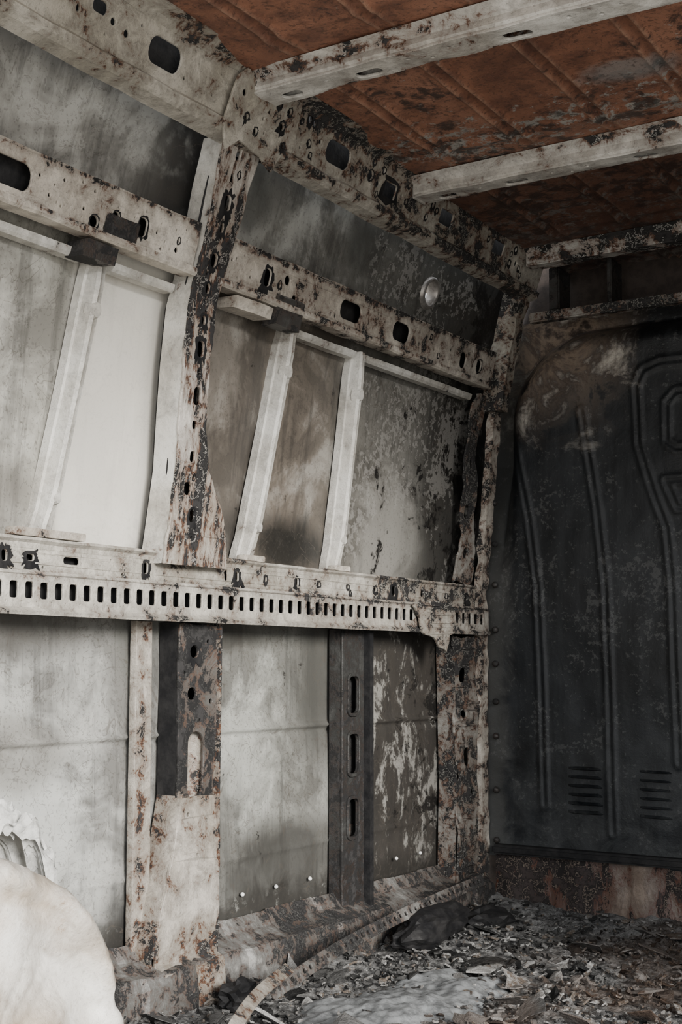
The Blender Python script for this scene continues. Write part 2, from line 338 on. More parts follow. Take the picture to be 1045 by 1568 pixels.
def grommet():
    bm=bmesh.new();hy,hz=2.94,1.572;n=40;ringprof=[(-.080,.040),(-.062,.042),(-.050,.038),(-.044,.032),(-.050,.027),(-.078,.026)]
    rings=[]
    for i in range(n):
        t=2*math.pi*i/n;rings.append([bm.verts.new(wp(c,hy+r*math.cos(t),hz+r*math.sin(t))) for c,r in ringprof])
    for i in range(n):
        a,b=rings[i],rings[(i+1)%n]
        for j in range(len(ringprof)-1): bm.faces.new((a[j],a[j+1],b[j+1],b[j]))
    return obj('grommet_ring',bm,M_ring,smooth=True)
grommet()
multi('outer_body_skin',[wplate(slot(2.98,1.652,.16,.10,.01),[],-.12,.002)],M_outer)

# ------------------------------------------------------------------ cant rail (roof rail)
ch=[slot(1.62,1.722,.035,.022),circ(1.655,1.712,.007),circ(1.69,1.706,.007),slot(1.79,1.708,.085,.046),circ(1.85,1.69,.004,8),circ(1.72,1.73,.004,8),
    slot(2.345,1.71,.09,.046),circ(2.476,1.708,.010),circ(2.51,1.70,.008),slot(2.562,1.700,.05,.032,.004),slot(2.82,1.71,.062,.034,.006),slot(3.10,1.712,.06,.032,.005),
    circ(2.24,1.70,.006),circ(2.66,1.70,.006),circ(2.93,1.705,.007),circ(3.0,1.70,.006),circ(3.21,1.70,.008),slot(1.40,1.71,.08,.042),slot(1.1,1.71,.08,.042),
    circ(2.28,1.735,.004,8),circ(2.41,1.685,.004,8),circ(2.44,1.735,.003,8),circ(2.72,1.735,.004,8),circ(2.89,1.68,.003,8),circ(2.17,1.70,.005,8),circ(2.20,1.73,.005,8),circ(2.45,1.69,.005,8),circ(2.52,1.73,.006,8),circ(2.63,1.73,.005,8)]
ch=[[(a-.035,b-.012) for a,b in h] for h in ch]
ch=morehole(ch,(2.1,3.28),(1.665,1.732),40,(.003,.004,.005,.006),4);ch=morehole(ch,(1.4,1.95),(1.67,1.73),8,(.003,.004,.005),5)
parts=[wplate([(YL,1.650),(YR,1.650),(YR,1.742),(YL,1.742)],ch,.03,.003),
 prism([(.006,1.624),(.036,1.628),(.044,1.634),(.044,1.646),(.034,1.654),(.028,1.652),(.036,1.644),(.034,1.636),(.006,1.632)],YL,YR,90,amp=.003),
 prism([(.028,1.738),(.034,1.735),(.046,1.742),(.075,1.745),(.07,1.755),(.040,1.752)],YL,YR,70,amp=.003),
 mi(wplate([(YL,1.63),(YR,1.63),(YR,1.75),(YL,1.75)],[],.004,.002),1)]+rims([h for h in ch if h[0][0]>1.9],.03,1,.55,(.2,.7),zlim=(1.656,1.735),rmax=.03)  # black sheet behind the slots stands for their unlit inside
multi('cant_rail',parts,[M_cant,M_black])

# ------------------------------------------------------------------ mid rail
def midrail(y0,y1,holes,nm):
    o=rough([(y0,1.392),(y1,1.392),(y1,1.474),(y0,1.474)],.0018)
    holes=morehole(holes,(max(y0,1.4)+.02,y1-.02),(1.405,1.462),24,(.0025,.003,.004,.005),int(y0*10))
    p=[wplate(o,holes,.004,.003,amp=.003),
       prism([(-.055,1.472),(.004,1.472),(.006,1.478),(-.055,1.480)],y0,y1,40,amp=.002),
       prism([(-.02,1.384),(.016,1.380),(.020,1.384),(.018,1.394),(.014,1.394),(.013,1.388),(-.02,1.390)],y0,y1,40,amp=.002),
       mi(wplate([(y0+.005,1.388),(y1-.005,1.388),(y1-.005,1.47),(y0+.005,1.47)],[],-.024,.002),1)]+rims(holes,.004,1,.5,(.15,.5),amp=.003,zlim=(1.396,1.470),rmax=.02)  # backing painted black so the rail holes look unlit
    return multi(nm,p,[M_rail,M_black])
midrail(YL,1.985,[slot(1.49,1.432,.13,.045),circ(1.71,1.408,.011),circ(1.76,1.43,.009),circ(1.79,1.418,.008),slot(1.83,1.43,.024,.034),circ(1.93,1.415,.006),slot(1.1,1.432,.12,.045)],'side_rail')
midrail(2.06,3.25,[slot(2.215,1.432,.024,.036),circ(2.285,1.443,.011),circ(2.32,1.412,.009),slot(2.535,1.433,.088,.042),slot(2.76,1.433,.08,.044),slot(3.08,1.428,.032,.042),slot(3.17,1.43,.026,.03),
   circ(2.13,1.455,.003,8),circ(2.16,1.42,.004,8),circ(2.40,1.41,.004,8),circ(2.66,1.45,.004,8),circ(2.90,1.45,.005,8),circ(2.95,1.415,.006,8),circ(3.01,1.44,.006,8)],'side_rail')
multi('rail_bracket',[prism([(-.035,1.352),(.012,1.348),(.014,1.376),(-.035,1.378)],1.70,1.775,8,amp=.003),prism([(.008,1.394),(.014,1.394),(.014,1.43),(.008,1.425)],1.735,1.815,8,amp=.003)],M_brk)
multi('rail_bracket',[prism([(-.035,1.358),(.010,1.354),(.012,1.377),(-.035,1.378)],2.125,2.25,10,amp=.002)],M_rail)
multi('rail_bracket',[prism([(-.015,1.348),(.018,1.348),(.018,1.404),(.010,1.41),(.008,1.376),(-.015,1.376)],2.255,2.345,8,amp=.003)],M_brk)

# ------------------------------------------------------------------ window frame bars + struts
def framebar(y0,y1,z,c=-.03):
    return prism([(c-.02,z-.008),(c+.002,z-.009),(c+.006,z-.004),(c+.006,z+.006),(c-.02,z+.008)],y0,y1,16,amp=.001)
multi('window_frame_bar',[framebar(1.81,1.98,1.362),framebar(.6,1.74,1.362)],M_strut)
multi('window_frame_bar',[framebar(2.40,2.635,1.362),framebar(2.68,3.22,1.362)],M_strut)
def strut(yb,yt,zb=.862,zt=1.372,w=.021):
    bm=bmesh.new();prev=None;n=34
    for i in range(n+1):
        t=i/n;z=zb+(zt-zb)*t;y=yb+(yt-yb)*t
        ww=w*(1.0+.45*max(0,1-t/.10)**.5*(t<.1)+.25*max(0,(t-.93)/.07)*(t>.93));ww*=1+.06*math.sin(t*9)
        r=.6+.4*min(1,t/.18)*min(1,(1-t)/.1)
        sec=[(-1,-.060),(-1,-.042),(-.72,-.040),(-.52,-.040+.022*r),(-.26,-.040+.028*r),(-.10,-.040+.006*r),(.10,-.040+.006*r),(.26,-.040+.028*r),(.52,-.040+.022*r),(.72,-.040),(1,-.042),(1,-.060)]
        ring=[bm.verts.new(wp(c,y+s*ww,z)) for s,c in sec]
        if prev:
            for j in range(len(ring)-1): bm.faces.new((prev[j],prev[j+1],ring[j+1],ring[j]))
        prev=ring
    for zz,rr in ((zb+.075,.006),(zt-.10,.009)):
        t=(zz-zb)/(zt-zb);yc=yb+(yt-yb)*t;a=[bm.verts.new(wp(-.010,yc+rr*math.cos(q*math.pi/5),zz+1.5*rr*math.sin(q*math.pi/5))) for q in range(10)]
        b=[bm.verts.new(wp(-.030,yc+1.6*rr*math.cos(q*math.pi/5),zz+2.4*rr*math.sin(q*math.pi/5))) for q in range(10)]
        bm.faces.new(a)
        for q in range(10): bm.faces.new((a[q],a[(q+1)%10],b[(q+1)%10],b[q]))
    return obj('window_strut',bm,M_strut)
strut(1.708,1.785,w=.018);strut(2.300,2.385,w=.0175);strut(2.640,2.665,w=.0155);strut(1.1,1.13)

# ------------------------------------------------------------------ main pillar, upper
Ledge=[(1.975,.842),(1.982,.93),(1.988,1.02),(1.983,1.12),(1.980,1.22),(1.982,1.33),(1.990,1.43),(1.985,1.55),(1.978,1.64)]
Redge=[(2.088,1.64),(2.080,1.55),(2.072,1.45),(2.060,1.35),(2.058,1.24),(2.058,1.10),(2.080,1.03),(2.130,.96),(2.160,.90),(2.168,.842)]
ph=[slot(2.026,z,w,h) for z,w,h in ((1.617,.014,.026),(1.572,.012,.018),(1.525,.020,.030),(1.478,.012,.018),(1.418,.020,.026),(1.365,.014,.020),(1.305,.012,.018),(1.25,.020,.032),(1.205,.010,.014),(1.16,.022,.036),(1.105,.014,.018),(1.045,.016,.022))]
ph+=[slot(2.025,.985,.022,.026),slot(2.045,.935,.018,.026)]
ph=morehole(ph,(1.995,2.05),(.88,1.6),20,(.003,.004),11)
out=rough(Redge[::-1],.005,closed=False)+rough(Ledge[::-1],.004,closed=False)
multi('door_pillar',[wplate(out,ph,.018,.004,amp=.008),mi(ribbon([(y+.003,z) for y,z in Ledge],-.038,.016),2),ribbon(Redge,-.055,.018),mi(ribbon([(y+.02,z) for y,z in Ledge],-.055,-.0),1),  # black ribbon stands for the shadow gap beside the pale edge
   mi(wplate([(1.99,.86),(2.056,.86),(2.05,1.62),(1.985,1.62)],[],-.004,.002),1)]+rims(ph,.0185,1,.6,(.3,.9),amp=.008),[M_pill,M_black,M_strut])
g=rough([(1.93,1.64),(1.955,1.60),(1.985,1.625),(2.06,1.615),(2.10,1.60),(2.12,1.645),(2.14,1.66),(2.13,1.735),(1.95,1.738),(1.93,1.72)],.003)
gh=[circ(1.96,1.70,.007),circ(1.985,1.665,.005),circ(2.09,1.68,.008),circ(2.10,1.71,.006),circ(2.11,1.65,.005),circ(2.02,1.65,.006)]
gh=morehole(gh,(1.95,2.11),(1.645,1.725),8,(.003,.004,.005),3)
multi('roof_gusset',[wplate(g,gh,.046,.004,amp=.006),mi(wplate(rough([(1.945,1.64),(2.115,1.64),(2.115,1.73),(1.945,1.73)],.001),[],.037,.001),1)]+rims(gh,.0465,1,.5,(.3,.8),amp=.006),[M_cant,M_black])

# ------------------------------------------------------------------ sill rail and e-track
sh=[slot(yy,.832,w,h) for yy,w,h in ((1.45,.03,.016),(1.60,.014,.02),(1.66,.02,.012),(1.76,.04,.014),(1.955,.014,.022),(2.20,.012,.022),(2.235,.012,.02),(2.335,.010,.012),(2.455,.014,.018),(2.54,.012,.010),(2.66,.012,.008),(2.78,.014,.012),(2.87,.018,.026),(3.01,.012,.018),(3.14,.012,.014),(3.25,.014,.016))]
sh=morehole(sh,(1.5,3.28),(.815,.848),16,(.003,.004),8)
multi('window_sill_rail',[wplate(rough([(YL,.802),(YR-.01,.802),(YR-.01,.858),(YL,.858)],.001),sh,-.008,.003,amp=.004),
   prism([(-.055,.856),(-.006,.856),(.000,.861),(-.004,.866),(-.055,.868)],YL,YR-.01,60,amp=.002),
   mi(wplate([(YL,.80),(YR,.80),(YR,.855),(YL,.855)],[],-.03,.002),1)]+rims(sh,-.0075,1,.6,(.4,1.2),amp=.004,zlim=(.806,.853)),[M_sill,M_black])  # dark sheet gives the sill holes their shade
multi('sill_pad',[wplate(slot(1.70,.874,.17,.012,.003),[],-.012,.02),wplate(slot(2.29,.872,.07,.010,.003),[],-.012,.02),wplate(slot(2.63,.872,.06,.010,.003),[],-.012,.02)],M_rail)
th=[];y=YL+.03
while y<YR-.03: th.append(slot(y,.776,.020,.029,.005,3));y+=.0345
y=YL+.047
while y<YR-.03: th.append(circ(y,.757,.0022,6));y+=.0345
multi('cargo_tie_down_track',[wplate([(YL,.748),(YR,.748),(YR,.800),(YL,.800)],th,.018,.003),
   prism([(-.02,.798),(.012,.798),(.018,.803),(.014,.808),(-.02,.806)],YL,YR,50,amp=.001),
   prism([(-.03,.742),(.016,.738),(.027,.735),(.030,.741),(.020,.748),(-.03,.746)],YL,YR,50,amp=.001),
   mi(wplate([(YL,.75),(YR,.75),(YR,.80),(YL,.80)],[],-.006,.002),1)],[M_track,M_black])  # black backing paints the shade inside the track holes
multi('melted_sheet',[wplate(rough([(2.90,.80),(3.02,.815),(3.10,.79),(3.12,.74),(3.06,.73),(3.05,.69),(3.02,.70),(2.99,.725),(2.94,.735),(2.93,.77)],.006,.01),[],.034,.005,amp=.012,cut=.01)],M_sill)

# ------------------------------------------------------------------ lower pillar
up_=[(2.058,.732),(2.058,.40),(2.175,.40),(2.168,.732)]
lh=[slot(2.110,.465,.050,.128,.024),circ(2.10,.68,.013),circ(2.095,.60,.013),circ(2.12,.55,.004,8),circ(2.14,.70,.005,8),circ(2.075,.64,.004,8),circ(2.15,.585,.006,8)]
lo_=[(2.062,.405),(2.045,.34),(2.00,.20),(1.98,.13),(1.99,.125),(1.99,.03),(2.175,.03),(2.175,.405)]
def pocket():
    """pressed half-round back of the elongated opening"""
    bm=bmesh.new();prev=None
    for i in range(15):
        a=-math.pi/2+math.pi*i/14;r=[bm.verts.new(wp(-.010-.024*math.cos(a),2.110+.030*math.sin(a),z)) for z in (.39,.40,.46,.53,.545)]
        if prev:
            for j in range(4): bm.faces.new((prev[j],prev[j+1],r[j+1],r[j]))
        prev=r
    for f in bm.faces:f.smooth=True
    return mi(bm,0)
multi('lower_pillar',[mi(wplate(rough(up_,.003),lh,-.006,.004,amp=.006),1),wplate(rough(lo_,.004),[circ(2.14,.36,.005,8),circ(2.08,.375,.005,8),circ(2.10,.30,.004,8)],.004,.005,amp=.012),
  mi(ribbon([(2.060,.40),(2.060,.735)],-.055,-.008),2),ribbon([(2.172,.03),(2.172,.735)],-.05,.006,.007),  # black side ribbon paints the dark gap left of the pillar
  ribbon([(1.982,.03),(1.98,.13),(2.00,.20),(2.045,.34),(2.062,.42)],-.055,.004),
  prism([(.0,.03),(.03,.03),(.028,.10),(.0,.115)],1.99,2.17,12,amp=.006),
  pocket(),mi(wplate([(2.065,.40),(2.17,.40),(2.17,.735),(2.065,.735)],[],-.037,.002),2)]+rims(lh,-.0055,2,.9,(.4,1),amp=.006),[M_low,M_recess,M_black])
multi('lower_pillar_flange',[wplate(rough([(2.195,.16),(2.222,.15),(2.222,.715),(2.197,.72)],.005),[],-.04,.008)],M_low)
multi('panel_rib',[wplate(rough([(1.972,.03),(2.020,.03),(2.010,.735),(1.967,.735)],.001),[],-.042,.014)],M_low)

# ------------------------------------------------------------------ dark post with cut-outs
dh=[slot(2.705,.588,.045,.085,.014),slot(2.705,.455,.045,.09,.014),slot(2.705,.312,.045,.085,.014)]
def ringp(h,k): 
    cx=sum(p[0] for p in h)/len(h);cz=sum(p[1] for p in h)/len(h);return [(cx+(a-cx)*k,cz+(b-cz)*k) for a,b in h]
multi('soot_blackened_post',[wplate(rough([(2.665,.06),(2.765,.06),(2.76,.735),(2.66,.735)],.0015),dh,-.022,.004),mi(ribbon([(2.765,.06),(2.76,.735)],-.055,-.002,.016),1),ribbon([(2.667,.06),(2.662,.735)],-.055,-.02),
  mi(wplate([(2.67,.06),(2.75,.06),(2.75,.73),(2.67,.73)],[],-.045,.002),2)]+[wplate(ringp(h,1.14),[h],-.017,.004) for h in dh],[M_dpost,M_black,M_recess])

# ------------------------------------------------------------------ corner pillar
ch2=[slot(3.23,.63,.03,.04),circ(3.22,.53,.012),slot(3.24,.42,.03,.05),circ(3.27,.33,.009),circ(3.20,.27,.006)]
multi('corner_pillar',[wplate(rough([(3.18,.10),(3.31,.08),(3.31,.73),(3.17,.73),(3.19,.6),(3.175,.5),(3.195,.36),(3.18,.25)],.010,.01),ch2,-.004,.004,amp=.018,cut=.02),
  ribbon([(3.18,.1),(3.19,.36),(3.175,.73)],-.055,-.004),
  wplate(rough([(3.20,.872),(3.295,.872),(3.285,1.10),(3.28,1.37),(3.23,1.37),(3.21,1.2),(3.225,1.0)],.009,.01),[slot(3.245,.95,.02,.03),slot(3.25,1.06,.022,.04),slot(3.255,1.19,.02,.03),slot(3.255,1.29,.02,.03)],-.02,.004,amp=.016,cut=.02)],M_char)
def colm(pts,w,d,seed,mat,name):
    bm=bmesh.new();prev=None;P=[Vector(p) for p in pts];seq=[]
    for a,b in zip(P,P[1:]):
        m=max(1,int((b-a).length/.012))
        for i in range(m): seq.append(a.lerp(b,i/m))
    seq.append(P[-1])
    for p in seq:
        e=[noise.noise(Vector((p.z*22,i*3.1,seed)))*.006 for i in range(6)]
        r=[bm.verts.new((p.x+sx*w+e[i],p.y+sy*d+e[i+1],p.z)) for i,(sx,sy) in enumerate(((-1,-1),(1,-1),(1,1),(-1,1)))]
        if prev:
            for j in range(4): bm.faces.new((prev[j],prev[(j+1)%4],r[(j+1)%4],r[j]))
        else: bm.faces.new(r)
        prev=r
    bm.faces.new(prev);return obj(name,bm,mat)
colm([(.0,3.325,.03),(.0,3.325,.85),(.035,3.32,1.20),(.05,3.32,1.36)],.010,.02,1,M_rail,'corner_post')
colm([(.058,3.30,1.33),(.078,3.295,1.45),(.11,3.29,1.56),(.15,3.28,1.70),(.165,3.27,1.72)],.030,.022,2,M_cant,'corner_post')
bp=[]
for z in (.20,.33,.47,.56,.66,.75,.87,.98,1.09): 
    b=bmesh.new();bmesh.ops.create_icosphere(b,subdivisions=2,radius=.009,matrix=Matrix.Translation((.034,3.342,z)));bp.append(b)
multi('seam_bolts',bp,M_dpost,smooth=True)

# ------------------------------------------------------------------ ledge/curb at wall foot
def curb():
    bm=bmesh.new();poly=[(-.05,0),(.030,0),(.027,.05),(.026,.085),(.018,.104),(.0,.110),(-.03,.124),(-.05,.15)];rings=[]
    for i in range(241):
        y=.6+(3.33-.6)*i/240;r=[]
        for j,(c,z) in enumerate(poly):
            a=.004*noise.noise(Vector((y*14,j*.7,1)))+.003*noise.noise(Vector((y*45,j*2,1)))
            st=.008*(1 if (y*3.1)%1<.45 else 0)
            r.append(bm.verts.new((c+a+st,y,max(0,z+a*.6))))
        rings.append(r)
    for a,b in zip(rings,rings[1:]):
        for j in range(len(poly)-1): bm.faces.new((a[j],a[j+1],b[j+1],b[j]))
    return obj('floor_curb',bm,M_curb)
curb()
sc=[]
for y in (2.33,2.45,2.58,2.71,2.96,3.08,3.19,1.99):
    b=bmesh.new();bmesh.ops.create_icosphere(b,subdivisions=2,radius=.0045,matrix=Matrix.Translation((-.050,y,.190 if y>2 else .16)));sc.append(b)
multi('light_hole_dots',sc,M_lightdot,smooth=True)  # white beads painted in for daylight showing through small holes

# ------------------------------------------------------------------ ceiling
def roofz(x,y=2.3): return 1.745-.010*(y-2)+.008*math.sin(max(0,min(1,(x-.2)/1.6))*math.pi)
BOWS=(2.015,2.635,3.235,1.38,.76)
def ceiling():
    bm=bmesh.new();x0,x1,y0,y1=.19,1.86,.45,3.50;nx,ny=480,220;V=[]
    for j in range(ny+1):
        y=y0+(y1-y0)*j/ny;row=[]
        for i in range(nx+1):
            x=x0+(x1-x0)*i/nx;z=roofz(x,y)+.006*noise.noise(Vector((x*3,y*3,1)))+.002*noise.noise(Vector((x*11,y*11,1)))
            fade=1
            for by in BOWS: fade=min(fade,max(0,min(1,(abs(y-by)-.06)/.03)))
            for bi in range(9):
                bx=.32+.18*bi
                for s in (-.015,.015): z-=.007*fade*math.exp(-((x-bx-s)/.006)**2)
                z+=.003*fade*math.exp(-((x-bx)/.008)**2)
            for by in BOWS[:3]: z-=.006*math.exp(-((y-by+.13)/.012)**2)*(x>.3)
            row.append(bm.verts.new((x,y,z)))
        V.append(row)
    for j in range(ny):
        for i in range(nx): bm.faces.new((V[j][i],V[j][i+1],V[j+1][i+1],V[j+1][i]))
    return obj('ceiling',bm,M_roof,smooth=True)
ceiling()
def bow(yc,w,mat,x0=.195,x1=1.84,zb=1.700,holes=True,cap=1.0):
    zf=lambda x: zb+.004*math.sin(x*3)
    o=rough([(x0,-w/2),(x0+.10,-w/2*1.0),(x1,-w/2),(x1,w/2),(x0+.14,w/2),(x0+.05,w/2*(1+.25*cap)),(x0,w/2*(1+.35*cap))],.0012,.02)
    hs=[slot(x,w*.16,.055,.026,.012) for x in (.43,.72,1.02,1.32,1.6)]+[slot(.262,w*.2,.045,.024,.011)]+[circ(x,-w*.15,.005,8) for x in (.35,.52,.60,.82,.91,1.2)]+[circ(x,w*.12,.005,8) for x in (.56,.87,1.15)] if holes else []
    bm=plate(o,hs,.004,cut=0)
    for i in range(40):
        bmesh.ops.bisect_plane(bm,geom=bm.verts[:]+bm.edges[:]+bm.faces[:],plane_co=(x0+(x1-x0)*(i+.5)/40,0,0),plane_no=(1,0,0))
    jit=lambda x,y:.0035*noise.noise(Vector((x*12,y*30,yc)))
    for v in bm.verts: v.co=Vector((v.co.x,yc+v.co.y,zf(v.co.x)+v.co.z+jit(v.co.x,v.co.y)))
    parts=[bm]
    for s,spread in ((-1,.012),(1,.012)):
        b=bmesh.new();prev=None
        for i in range(81):
            x=x0+(x1-x0)*i/80;z=zf(x);zt=roofz(x,yc)-.002;j=.002*noise.noise(Vector((x*15,s,yc)))
            pts=[(yc+s*(w/2-.002),z+jit(x,s*w/2)),(yc+s*(w/2+.004)+j,z+.007),(yc+s*(w/2+.002)+j,z+(zt-z)*.5),(yc+s*(w/2+spread),zt-.006),(yc+s*(w/2+spread+.008),zt)]
            r=[b.verts.new((x,a,c)) for a,c in pts]
            if prev:
                for q in range(4): b.faces.new((prev[q],prev[q+1],r[q+1],r[q]))
            prev=r
        parts.append(b)
    parts.append(mi(box(x0,x1,yc-w/2+.006,yc+w/2-.006,zb+.022,zb+.024),1))  # black sheet above the bow holes stands for shade inside
    parts.append(box(x0-.004,x0+.002,yc-w/2,yc+w/2*1.3,zb-.002,zb+.036,.001))
    return multi('roof_bow',parts,[mat,M_black])
bow(2.015,.060,M_beam,zb=1.706);bow(2.635,.050,M_beam,zb=1.695);bow(3.235,.040,M_beam,zb=1.690,holes=False);bow(1.38,.062,M_beam);bow(.76,.062,M_beam)

# ------------------------------------------------------------------ bulkhead (wall_back)
def segd(p,a,b):
    ax,ay=a;bx,by=b;px,py=p;dx,dy=bx-ax,by-ay;t=max(0,min(1,((px-ax)*dx+(py-ay)*dy)/(dx*dx+dy*dy)));return math.hypot(px-ax-t*dx,py-ay-t*dy)
RIB=[[(.09,1.24),(.13,1.05),(.155,.86),(.170,.30)],[(.285,1.32),(.325,1.05),(.345,.86),(.355,.24)],[(1.0,1.425),(.50,1.425),(.455,1.41),(.435,1.37),(.44,1.22),(.475,1.10),(.51,1.0),(.52,.86),(.53,.42)],
     [(.54,1.345),(.515,1.32),(.515,1.22),(.54,1.20),(.70,1.20),(.72,1.22),(.72,1.32),(.70,1.345),(.54,1.345)],[(.51,1.12),(.62,1.12),(.60,1.05),(.54,1.05),(.51,1.12)],[(.70,1.1),(.70,.24)]]
CX=.90
RIB+=[[(2*CX-x,z) for x,z in r] for r in RIB]
def bulk():
    bm=bmesh.new();x0,x1,z0,z1=-.02,1.82,.16,1.60;nx,nz=420,260;V=[]
    for j in range(nz+1):
        z=z0+(z1-z0)*j/nz;row=[]
        for i in range(nx+1):
            x=x0+(x1-x0)*i/nx
            y=3.352-.012*math.sin(max(0,min(1,x/1.8))*math.pi)+.007*noise.noise(Vector((x*4,z*4,2)))+.002*noise.noise(Vector((x*20,z*20,2)))
            for r in RIB:
                mx=min(a[0] for a in r)-.05;Mx=max(a[0] for a in r)+.05
                if mx<x<Mx:
                    d=min(segd((x,z),a,b) for a,b in zip(r,r[1:]))
                    y-=.0042*math.exp(-((d-.010)/.0055)**2)
            cx,cz,R=.30,1.30,.255
            if x<cx and z>cz: dd=R-math.hypot(x-cx,z-cz)
            else: dd=min(R-(cx-x) if x<cx else 9, 1.555-z)
            if dd<.07: y+=.10*min(1.0,((.07-dd)/.07))**2*(1 if z>1.2 else max(0,(z-.9)/.3))
            row.append(bm.verts.new((x,y,z)))
        V.append(row)
    for j in range(nz):
        for i in range(nx): bm.faces.new((V[j][i],V[j][i+1],V[j+1][i+1],V[j+1][i]))
    return obj('wall_back',bm,M_bulk,smooth=True)
bulk()
lv=[]
for x0,x1 in ((.235,.33),(.425,.515),(.62,.71),(1.09,1.18)):
    for i in range(6):
        z=.285+.022*i;b=bmesh.new();n=8;prev=None
        for q in range(n+1):
            t=q/n;x=x0+(x1-x0)*t;h=.010*math.sin(math.pi*t)**.4 if 0<t<1 else 0
            r=[b.verts.new((x,3.345,z+.006)),b.verts.new((x,3.345-h*1.1,z-.001)),b.verts.new((x,3.347,z-.004))]
            if prev:
                for s in range(2): b.faces.new((prev[s],prev[s+1],r[s+1],r[s]))
            prev=r
        lv.append(b)
multi('vent_louvres',lv,M_bulk)
multi('bulkhead_beam',[box(.03,1.8,3.315,3.36,.168,.192,.006)],M_black)
def kick():
    bm=bmesh.new();V=[];nx,nz=260,24
    for j in range(nz+1):
        row=[]
        for i in range(nx+1):
            x=.03+1.78*i/nx;z=.0+.168*j/nz;row.append(bm.verts.new((x,3.345-.02*(1-j/nz)**2+.006*noise.noise(Vector((x*20,z*12,0)))-.008*abs(math.sin(x*18))**6,z)))
        V.append(row)
    for j in range(nz):
        for i in range(nx): bm.faces.new((V[j][i],V[j][i+1],V[j+1][i+1],V[j+1][i]))
    return obj('kick_panel',bm,M_kick,smooth=True)
kick()
multi('bulkhead_header',[box(.15,1.8,3.315,3.345,1.566,1.592,.004)],M_char)
multi('header_recess_panel',[box(-.06,1.86,3.47,3.48,0,1.78)],M_recp)
multi('header_bracket',[box(.195,.225,3.35,3.43,1.60,1.72,.004),box(.36,.372,3.35,3.43,1.60,1.72,.002)],M_dpost)
multi('wall_right',[box(1.82,1.86,2.10,3.4,0,1.74)],M_bulk)  # unseen side wall, put in so the far end gets less daylight

# ------------------------------------------------------------------ wheel arch
def arch():
    bm=bmesh.new();yc,zc,R=1.335,.115,.285;n=110;prof2=[(-.045,1.0),(.02,1.0),(.06,1.0),(.10,1.0),(.15,.995),(.19,.995),(.22,.985),(.240,.965),(.256,.935),(.262,.89),(.252,.84),(.246,.80),(.252,.75),(.252,.65),(.255,.5),(.255,.3),(.255,0.05)]
    prev=None
    for i in range(n+1):
        t=math.pi*(-.15+1.3*i/n);r=[]
        for j,(x,k) in enumerate(prof2):
            q=Vector((t*3.2,x*11,0));cr=abs(noise.noise(q*1.3))*.05+abs(noise.noise(q*3.1))*.02
            kk=k*R*(1+.03*noise.noise(Vector((t*3,x*9,0)))-cr*(x>.02)+.01)
            y=yc+math.cos(t)*kk;z=zc+math.sin(t)*kk
            r.append(bm.verts.new((x+(.026*noise.noise(Vector((y*12,z*12,2)))+.012*abs(noise.noise(Vector((y*25,z*25,2)))) if x>0 else 0),y,max(z,-.02))))
        if prev:
            for j in range(len(r)-1): bm.faces.new((prev[j],prev[j+1],r[j+1],r[j]))
        prev=r
    return obj('wheel_arch',bm,M_arch,smooth=True)
arch()
def foil():
    bm=bmesh.new();bmesh.ops.create_grid(bm,x_segments=50,y_segments=50,size=1)
    for v in bm.verts:
        a,b=v.co.x,v.co.y;p=Vector((a*1.5,b*1.5,0));h=abs(noise.noise(p*1.6))+.45*abs(noise.noise(p*3.3))+.15*abs(noise.noise(p*7))
        v.co=Vector((.04+.075*a*(1+.3*noise.noise(p)),1.50+.16*b*(1+.2*noise.noise(p+Vector((4,0,0)))),.400-.05*b*b-.01+.08*h-(.06 if b>.5 else 0)*(b-.5)*3))
    return obj('crumpled_foil',bm,M_foil)
foil()

# ------------------------------------------------------------------ floor + debris
def fh(x,y):
    p=Vector((x,y,0));h=.012+.020*noise.noise(p*4)+.014*noise.noise(p*11)+.014*(.4-abs(noise.noise(p*24)))+.006*noise.noise(p*60)
    return h+.022*math.exp(-max(0,x)/.10)+.02*math.exp(-(3.33-y)/.15)
def floor():
    bm=bmesh.new();x0,x1,y0,y1=-.06,1.86,.45,3.36;nx,ny=260,400;V=[]
    for j in range(ny+1):
        y=y0+(y1-y0)*j/ny
        V.append([bm.verts.new((x0+(x1-x0)*i/nx,y,fh(x0+(x1-x0)*i/nx,y))) for i in range(nx+1)])
    for j in range(ny):
        for i in range(nx): bm.faces.new((V[j][i],V[j][i+1],V[j+1][i+1],V[j+1][i]))
    return obj('floor',bm,M_floor,smooth=False)
floor()
def flakes(n,smin,smax,region,seed,el0=.15,el1=.7):
    rd=random.Random(seed);bm=bmesh.new()
    for _ in range(n):
        x=rd.uniform(*region[0]);y=rd.uniform(*region[1]);s=smin+(smax-smin)*rd.random()**3
        z=fh(x,y)+rd.uniform(-.003,.008)+s*.10
        R=Matrix.Rotation(rd.uniform(0,6.3),3,'Z')@Matrix.Rotation(rd.gauss(0,.45),3,'X')@Matrix.Rotation(rd.gauss(0,.25),3,'Y')
        k=rd.randint(6,9);el=rd.uniform(el0,el1);t=rd.uniform(.001,.005);top=[];bot=[];cv=rd.uniform(-.5,.5)
        for i in range(k):
            a=2*math.pi*i/k+rd.uniform(-.3,.3);r=s*rd.uniform(.4,1);q=Vector((r*math.cos(a),r*math.sin(a)*el,0));q.z=cv*q.x*q.x/s
            top.append(bm.verts.new(Vector((x,y,z))+R@(q+Vector((0,0,t)))));bot.append(bm.verts.new(Vector((x,y,z))+R@q))
        c=bm.verts.new(Vector((x,y,z))+R@Vector((0,0,t+s*rd.uniform(-.05,.15))))
        for i in range(k):
            bm.faces.new((top[i],top[(i+1)%k],c));bm.faces.new((top[i],bot[i],bot[(i+1)%k],top[(i+1)%k]))
        bm.faces.new(bot[::-1])
    return bm
